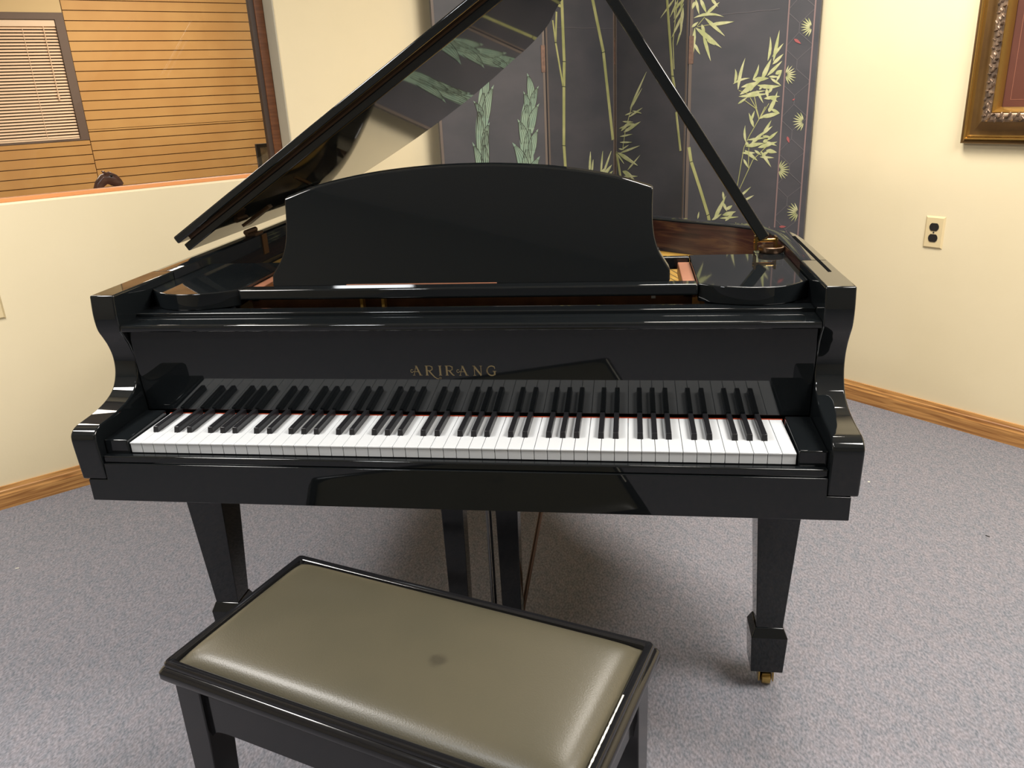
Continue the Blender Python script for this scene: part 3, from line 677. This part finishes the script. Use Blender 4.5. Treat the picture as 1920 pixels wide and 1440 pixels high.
# music shelf: side wings with bowed fronts, front ledge, runners and back rail
SZ = .960
for s in (-1, 1):
    front = smoothline([(s*.458, .231), (s*.50, .206), (s*.56, .193), (s*.615, .207), (s*.6595, .248)], 5)
    pts = [(q.x, q.y, SZ-.034) for q in front]+[(s*.6595, .50, SZ-.034), (s*.458, .50, SZ-.034)]
    bm = bmesh.new(); prism(bm, pts, (0, 0, .034)); part('shelf_wing', bm, BLACK, bevel=.002)
    part('wing_support', box(min(s*.470, s*.6605), max(s*.470, s*.6605), .222, .49, .886, SZ-.0342), BLACK2)
    part('desk_runner', box(min(s*.432, s*.4575), max(s*.432, s*.4575), .262, .465, .925, .952), COPPER, bevel=.002)
part('shelf_ledge', box(-.4575, .4575, .224, .258, SZ-.022, SZ), BLACK, bevel=.004)
part('shelf_back_rail', box(-.4575, .4575, .468, .488, SZ-.025, SZ+.002), BLACK, bevel=.003)
bm = box(-.24, .07, .2585, .262, SZ-.004, SZ+.0004); part('felt_strip', bm, COPPER, smooth=False)
# music desk
def desk(x, z):   # leaning plane
    return Vector((x, .280+(z-.952)*.24, z))
ol = [(-.408, .952), (-.408, .967)]+[(-.408, .975), (-.398, .990), (-.386, 1.010), (-.378, 1.035), (-.3745, 1.06), (-.3735, 1.09), (-.3745, 1.127)]
top = [(-.3745, 1.127), (-.30, 1.150), (-.20, 1.168), (-.10, 1.1775), (0, 1.1805), (.10, 1.1775), (.20, 1.168), (.30, 1.150), (.3745, 1.127)]
out = [Vector(q) for q in ol[:2]]+smoothline(ol[2:], 4)[:-1]+smoothline(top, 4)[:-1]+smoothline([(-x, z) for x, z in ol[2:]][::-1], 4)+[Vector((.408, .967)), Vector((.408, .952))]
bm = bmesh.new(); prism(bm, [desk(q.x, q.y) for q in out], (0, .017, .004)); part('music_desk', bm, BLACK, bevel=.003)
# lid: hinged on the spine, propped open
TH = math.radians(32.2); ct, st_ = math.cos(TH), math.sin(TH); LX, LZ = -.712, 1.0
def lidp(u, y, n=0): return (LX+u*ct-n*st_, y, LZ+u*st_+n*ct)
lidplan = [(-.036, .555), (-.036, 1.25), (-.025, 1.38), (.03, 1.50), (.10, 1.585), (.18, 1.66), (.30, 1.735), (.42, 1.765), (.55, 1.755), (.66, 1.70), (.75, 1.63), (.835, 1.575), (.895, 1.49), (.94, 1.40), (.985, 1.22), (1.03, 1.09), (1.10, .995), (1.21, .90), (1.32, .815), (1.385, .74), (1.425, .64), (1.432, .52)]
sl = smoothline(lidplan[1:], 4); lo = [Vector(lidplan[0])]+sl
bm = bmesh.new(); prism(bm, [lidp(q.x, q.y) for q in lo], Vector(lidp(0, 0, .019))-Vector(lidp(0, 0, 0))); LID = part('lid', bm, BLACK, bevel=.003)
fl_ = [(-.036, .535), (1.432, .497), (1.432, .87), (-.036, .93)]
bm = bmesh.new(); prism(bm, [lidp(a, b, .025) for a, b in fl_], Vector(lidp(0, 0, .019))-Vector(lidp(0, 0, 0))); part('lid_flap', bm, BLACK, bevel=.004)
bm = bmesh.new(); prism(bm, [lidp(-.02, .57, .019), lidp(1.42, .53, .019), lidp(1.42, .55, .019), lidp(-.02, .59, .019)], Vector(lidp(0, 0, .006))-Vector(lidp(0, 0, 0))); part('piano_hinge', bm, OLDBRASS, smooth=False)
for yh in (.80, 1.30):
    bm = bmesh.new(); tube(bm, (-.694, yh-.03, .988), (-.694, yh+.03, .988), .007)
    bx(bm, -.700, -.670, yh-.024, yh+.024, .975, .984); bx(bm, -.6615, -.6575, yh-.012, yh+.018, .925, .978)
    prism(bm, [lidp(.01, yh-.024, -.004), lidp(.10, yh-.012, -.004), lidp(.10, yh+.012, -.004), lidp(.01, yh+.024, -.004)], Vector(lidp(0, 0, .004))-Vector(lidp(0, 0, 0)))
    part('lid_hinge', bm, OLDBRASS)
# prop stick and cup
pa, pb2 = Vector((.618, .515, .990)), Vector((.222, .575, 1.588))
bm = bmesh.new(); d = (pb2-pa).normalized(); side = Vector((0, 1, 0)).cross(d).normalized(); dep = d.cross(side)
prism(bm, [pa-side*.0115-dep*.008, pa+side*.0115-dep*.008, pa+side*.0115+dep*.008, pa-side*.0115+dep*.008], d*(pb2-pa).length); part('prop_stick', bm, BLACK, bevel=.003)
bm = bmesh.new(); lathe(bm, [(.024, 0), (.026, .003), (.027, .012), (.024, .013), (.022, .005), (.001, .005)], (.634, .515, .9605)); part('prop_cup', bm, OLDBRASS)
bm = bmesh.new()
for x in (.598, .640): bx(bm, x, x+.004, .502, .528, .966, .995)
tube(bm, (.596, .515, .986), (.646, .515, .986), .004); part('prop_bracket', bm, BRASS)
part('prop_block', box(.598, .6605, .501, .535, .930, .9602), BLACK, bevel=.002)
# groove strip on the right rim top
bm = bmesh.new(); prism(bm, [(.690, .235, RZ-.0005), (.696, .235, RZ-.0005), (.699, .60, RZ-.0005), (.692, .60, RZ-.0005)], (0, 0, .0012)); part('rim_strip', bm, mat('black_felt', (.006, .006, .006, 1), 1, spec=0), smooth=False)
# legs
def leg(cx, cy, tag_=''):
    bm = bmesh.new(); taper(bm, (cx, cy), (.056, .056), .160, (cx, cy), (.102, .102), .606)
    lg = part('leg', bm, BLACK, bevel=.0015)
    bm = bmesh.new(); taper(bm, (cx, cy), (.070, .070), .055, (cx, cy), (.078, .078), .150)
    taper(bm, (cx, cy), (.078, .078), .150, (cx, cy), (.060, .060), .172)
    bmesh.ops.remove_doubles(bm, verts=bm.verts, dist=1e-4)
    f = part('leg_block', bm, BLACK, bevel=.002); f.parent = lg; f.location = (0, 0, 0)
    bm = bmesh.new(); tube(bm, (cx, cy, .056), (cx, cy, .036), .009); lathe(bm, [(.012, -.012), (.0195, -.009), (.0205, 0), (.0195, .009), (.012, .012)], (cx+.004, cy, .0206), 'X')
    bx(bm, cx-.013, cx-.010, cy-.012, cy+.012, .012, .046); bx(bm, cx+.018, cx+.021, cy-.012, cy+.012, .012, .046); bx(bm, cx-.013, cx+.021, cy-.012, cy+.012, .040, .046)
    c = part('caster', bm, BRASS); c.parent = lg; c.location = (0, 0, 0)
leg(.641, .291); leg(-.641, .291); leg(-.35, 1.50)
# pedal lyre
for x in (-.068, .058):
    bm = bmesh.new(); taper(bm, (x, .32), (.044, .040), .09, (x, .32), (.054, .048), .606); part('lyre_column', bm, BLACK, bevel=.0015)
part('lyre_box', box(-.14, .13, .285, .375, .040, .090), BLACK, bevel=.004)
for x in (-.07, -.005, .06):
    bm = bmesh.new(); prism(bm, [(x-.008, .30, .050), (x+.008, .30, .050), (x+.012, .20, .036), (x+.009, .17, .033), (x-.009, .17, .033), (x-.012, .20, .036)], (0, 0, .010)); 
    part('pedal', bm, BRASS, bevel=.003)
bm = bmesh.new(); tube(bm, (.0035, .345, .09), (.0035, .345, .606), .0035); part('pedal_rod', bm, STEEL)
bm = bmesh.new(); tube(bm, (.010, .352, .09), (.010, .352, .606), .003); part('pedal_rod', bm, BLACK2)
bm = bmesh.new(); tube(bm, (.068, .36, .085), (.17, .44, .606), .0055); part('lyre_brace', bm, OLDBRASS)

# name on the fallboard, letters cut as thick and thin strokes
def fbp(x, z, off=.0006):
    k = (z-.7265)/(.902-.7265); return Vector((x, .1500-.0125*k-off, z))
X0, X1, Z0, Z1 = -.0855, .0775, .7925, .8140
X0, X1 = -.0860, .0790
lb = bmesh.new()
def seg(pts, w0, w1=None):
    w1 = w0 if w1 is None else w1; n = len(pts)
    P_ = [Vector(q) for q in pts]
    L, R = [], []
    for i, q in enumerate(P_):
        a = P_[max(i-1, 0)]; b = P_[min(i+1, n-1)]; t = (b-a).normalized(); nn = Vector((-t.y, t.x)); w = (w0+(w1-w0)*i/(n-1))/2
        L.append(q+nn*w); R.append(q-nn*w)
    for i in range(n-1):
        q = [L[i], L[i+1], R[i+1], R[i]]
        a = [lb.verts.new(fbp(v.x, v.y)) for v in q]; b = [lb.verts.new(fbp(v.x, v.y, -.0005)) for v in q]
        lb.faces.new(a)
        for j in range(4): lb.faces.new([a[j], b[j], b[(j+1) % 4], a[(j+1) % 4]])
HH = .0195; zb_ = .8065
def G(x, z): return (x, zb_+z*HH)
def arc(cx, cz, rx, rz, a0, a1, n=10): return [G(cx+rx*math.cos(math.radians(a0+(a1-a0)*i/n)), cz+rz*math.sin(math.radians(a0+(a1-a0)*i/n))) for i in range(n+1)]
def lA(x, curl=True):
    seg([G(x+.003, .0), G(x+.0085, 1)], .0010); seg([G(x+.0085, 1), G(x+.016, 0)], .0030); seg([G(x+.0045, .38), G(x+.0125, .38)], .0009)
    seg([G(x+.001, 0), G(x+.0055, 0)], .0008); seg([G(x+.0135, 0), G(x+.0195, 0)], .0008); seg([G(x+.0065, 1), G(x+.0105, 1)], .0008)
    if curl: seg(arc(x-.0005, .45, .0025, .16, 40, 340, 12), .0011); seg([G(x-.0005+.0024, .38), G(x+.0045, .40)], .0010)
def lR(x, swash=False):
    seg([G(x+.003, 0), G(x+.003, 1)], .0034); seg([G(x, 1), G(x+.009, 1)], .0009); seg([G(x, 0), G(x+.006, 0)], .0009)
    seg([G(x+.009, 1)]+arc(x+.009, .75, .0048, .25, 90, -90)+[G(x+.005, .5)], .0016)
    seg(arc(x+.013, .77, .001, .22, 60, -60, 5), .0022)
    if swash: seg([G(x+.007, .5), G(x+.013, .08), G(x+.0175, -.20), G(x+.022, -.36), G(x+.026, -.38)], .0028, .0008); seg(arc(x+.0285, -.30, .0020, .08, -120, 200, 10), .0007)
    else: seg([G(x+.008, .5), G(x+.012, .2), G(x+.015, .02), G(x+.0175, 0)], .0030, .0014)
def lI(x): seg([G(x+.003, 0), G(x+.003, 1)], .0034); seg([G(x, 1), G(x+.006, 1)], .0009); seg([G(x, 0), G(x+.006, 0)], .0009)
def lN(x):
    seg([G(x+.0025, 0), G(x+.0025, 1)], .0011); seg([G(x+.002, 1), G(x+.0155, 0)], .0032); seg([G(x+.0155, 0), G(x+.0155, 1)], .0011)
    for a in (x, x+.013): seg([G(a, 1 if a > x else 0), G(a+.005, 1 if a > x else 0)], .0008)
    seg([G(x-.001, 1), G(x+.003, 1)], .0008)
def lG(x):
    seg(arc(x+.010, .5, .0088, .5, 50, 180, 12)+arc(x+.010, .5, .0088, .5, 180, 310, 12)[1:], .0022); seg(arc(x+.0085, .5, .0078, .44, 130, 230, 8), .0022)
    seg([G(x+.0155, .45), G(x+.0155, .05)], .0030); seg([G(x+.012, .45), G(x+.019, .45)], .0009); seg([G(x+.0158, .95), G(x+.0162, .68)], .0010)
lA(X0+.001); lR(X0+.027, True); lI(X0+.0535); lR(X0+.0665); lA(X0+.092); lN(X0+.121); lG(X0+.147)
lb.transform(Matrix.Translation(-PC)); nm = link('name_lettering', lb, LETTER, FB, smooth=False, recalc=True)
nm['label'] = 'faded gold lettering'

# ------------------------------------------------------------------ piano bench
E1 = Vector((.9540, -.2998, 0)); E2 = Vector((.2998, .9540, 0)); B0 = Vector((-.404, -.343, 0)); BL, BW, BZ = .715, .350, .50
bc = B0+E1*BL/2+E2*BW/2
bench = empty('piano_bench', 'black wooden piano bench with padded olive leather seat, in front of the piano', 'bench', bc, math.atan2(E1.y, E1.x))
def rrect(w, d, r, n=5):
    pts = []
    for cx, cy, a0 in ((w-r, d-r, 0), (-w+r, d-r, 90), (-w+r, -d+r, 180), (w-r, -d+r, 270)):
        for k in range(n+1): a = math.radians(a0+90*k/n); pts.append((cx+r*math.cos(a), cy+r*math.sin(a)))
    return pts
bm = bmesh.new(); w, d = BL/2, BW/2; rings = []
for ins, z, r in ((.012, .4595, .006), (.010, .466, .006), (.004, .467, .009), (0, .473, .010), (0, .482, .010), (.004, .488, .009), (.008, .490, .008), (.008, .4965, .008), (.010, .4995, .008), (.018, .500, .006), (.021, .498, .005), (.022, .488, .005)):
    rings.append([bm.verts.new((x, y, z)) for x, y in rrect(w-ins, d-ins, r)])
for a, b in zip(rings, rings[1:]):
    for i in range(len(a)): bm.faces.new([a[i], a[(i+1) % len(a)], b[(i+1) % len(a)], b[i]])
bm.faces.new(rings[0]); bm.faces.new(rings[-1])
link('seat_frame', bm, BENCHBLK, bench)
bm = bmesh.new(); NX, NY = 60, 34; pw, pd = w-.0215, d-.0215; grid = []
for j in range(NY+1):
    row = []
    for i in range(NX+1):
        a = -1+2*i/NX; b = -1+2*j/NY
        a = math.copysign(1-(1-abs(a))**1.5, a) if abs(a) > .0 else 0; b = math.copysign(1-(1-abs(b))**1.5, b)
        x, y = a*pw, b*pd
        ex, ey = (1-abs(a))*pw, (1-abs(b))*pd
        h = .022*(1-math.exp(-ex/.013))*(1-math.exp(-ey/.013))+.003*(1-a*a)*(1-b*b)
        row.append(bm.verts.new((x, y, .4895+h)))
    grid.append(row)
for j in range(NY):
    for i in range(NX): bm.faces.new([grid[j][i], grid[j][i+1], grid[j+1][i+1], grid[j+1][i]])
bnd = [grid[0][i] for i in range(NX+1)]+[grid[j][NX] for j in range(1, NY+1)]+[grid[NY][i] for i in range(NX-1, -1, -1)]+[grid[j][0] for j in range(NY-1, 0, -1)]
bm.faces.new(bnd[::-1])
pad = link('seat_pad', bm, LEATHER, bench); pad['label'] = 'olive grey leather pad'
bm = bmesh.new(); yy = -.155; rnd = random.Random(3)
while yy < .035:
    wj = .0016+.0016*rnd.random()*(1 if yy < 0 else .5); bx(bm, .3395-wj/2, .3395+wj/2, yy, yy+.0062, .4975, .5004); yy += .006
o = link('worn_edge', bm, LINT, bench, smooth=False); o['label'] = 'chipped white edge'
lw = .052; ix, iy = w-.016, d-.016
for sx in (-1, 1):
    for sy in (-1, 1):
        bm = bmesh.new(); cx, cy = sx*(ix-lw/2), sy*(iy-lw/2)
        taper(bm, (cx+sx*.006, cy+sy*.006), (.038, .038), 0, (cx, cy), (lw, lw), .36); taper(bm, (cx, cy), (lw, lw), .36, (cx, cy), (lw, lw), .4595)
        bmesh.ops.remove_doubles(bm, verts=bm.verts, dist=1e-4)
        link('leg', bm, BENCHBLK, bench, bevel=.002)
for sy in (-1, 1):
    y1 = sy*(iy-.008); y0 = y1-sy*.016; bm = bmesh.new(); L = ix-lw
    pts = smoothline([(-L, .360), (-L+.012, .372), (-L+.035, .376)], 4)+smoothline([(L-.035, .376), (L-.012, .372), (L, .360)], 4)
    prism(bm, [(q.x, y0, q.y) for q in pts]+[(L, y0, .4595), (-L, y0, .4595)], (0, y1-y0, 0)); link('apron', bm, BENCHBLK, bench)
for sx in (-1, 1):
    x1 = sx*(ix-.008); x0 = x1-sx*.016; bm = bmesh.new(); L = iy-lw
    pts = smoothline([(-L, .360), (-L+.012, .372), (-L+.035, .376)], 4)+smoothline([(L-.035, .376), (L-.012, .372), (L, .360)], 4)
    prism(bm, [(x0, q.x, q.y) for q in pts]+[(x0, L, .4595), (x0, -L, .4595)], (x1-x0, 0, 0)); link('apron', bm, BENCHBLK, bench)

# ------------------------------------------------------------------ litter on the carpet
def bit(name, x, y, l, w, h, rz, m, label):
    o = link(name, box(-l/2, l/2, -w/2, w/2, 0, h), m, bevel=.0003, seg=1); o.location = (x, y, 0); o.rotation_euler = (0, 0, rz); tag(o, label, 'litter')
bit('lint_scrap', 1.392, .981, .012, .003, .002, -.7, DARKBIT, 'tiny black scrap on the carpet at the right, below the right wall')
bit('lint_fleck', -1.537, .612, .010, .003, .002, .4, LINT, 'tiny white fleck on the carpet left of the bench')
bit('lint_fleck', 1.144, 1.321, .007, .006, .002, .2, LINT, 'tiny white fleck on the carpet beside the right arm of the piano')

# ------------------------------------------------------------------ lights
def area(name, loc, sx, sy, power, col, rot=(0, 0, 0)):
    l = bpy.data.lights.new(name, 'AREA'); l.shape = 'RECTANGLE'; l.size = sx; l.size_y = sy; l.energy = power; l.color = col
    o = bpy.data.objects.new(name, l); C.objects.link(o); o.location = loc; o.rotation_euler = rot; return o
area('ceiling_lamp_or_fill', (.80, 1.25, HC-.02), .6, .6, 27, (1, .94, .85), (0, 0, AL))
area('ceiling_lamp_or_fill', (1.75, -.30, HC-.02), 1.2, .6, 52, (1, .955, .90), (0, 0, AL))
area('ceiling_lamp_or_fill', (-.95, -1.5, HC-.02), .3, .3, 13, (.95, .975, 1), (0, 0, AL))
area('ceiling_lamp_or_fill', (-1.65, -.25, HC-.02), .6, .6, 36, (1, .965, .92), (0, 0, AL))  # fill light added to brighten the left wall
area('ceiling_lamp_or_fill', uv(1.2, FV+1.4, 2.66), 1.2, .8, 38, (1, .90, .76), (0, 0, AL))
area('ceiling_lamp_or_fill', uv(-.8, FV+2.6, 2.66), 1.2, .8, 36, (1, .90, .76), (0, 0, AL))
wd = bpy.data.worlds.new('world'); S.world = wd; wd.use_nodes = True
wd.node_tree.nodes['Background'].inputs[0].default_value = (.9, .85, .8, 1); wd.node_tree.nodes['Background'].inputs[1].default_value = .05

S.view_settings.view_transform = 'Standard'; S.view_settings.look = 'None'; S.view_settings.gamma = 1; S.view_settings.use_curve_mapping = False
S.view_settings.exposure = .8
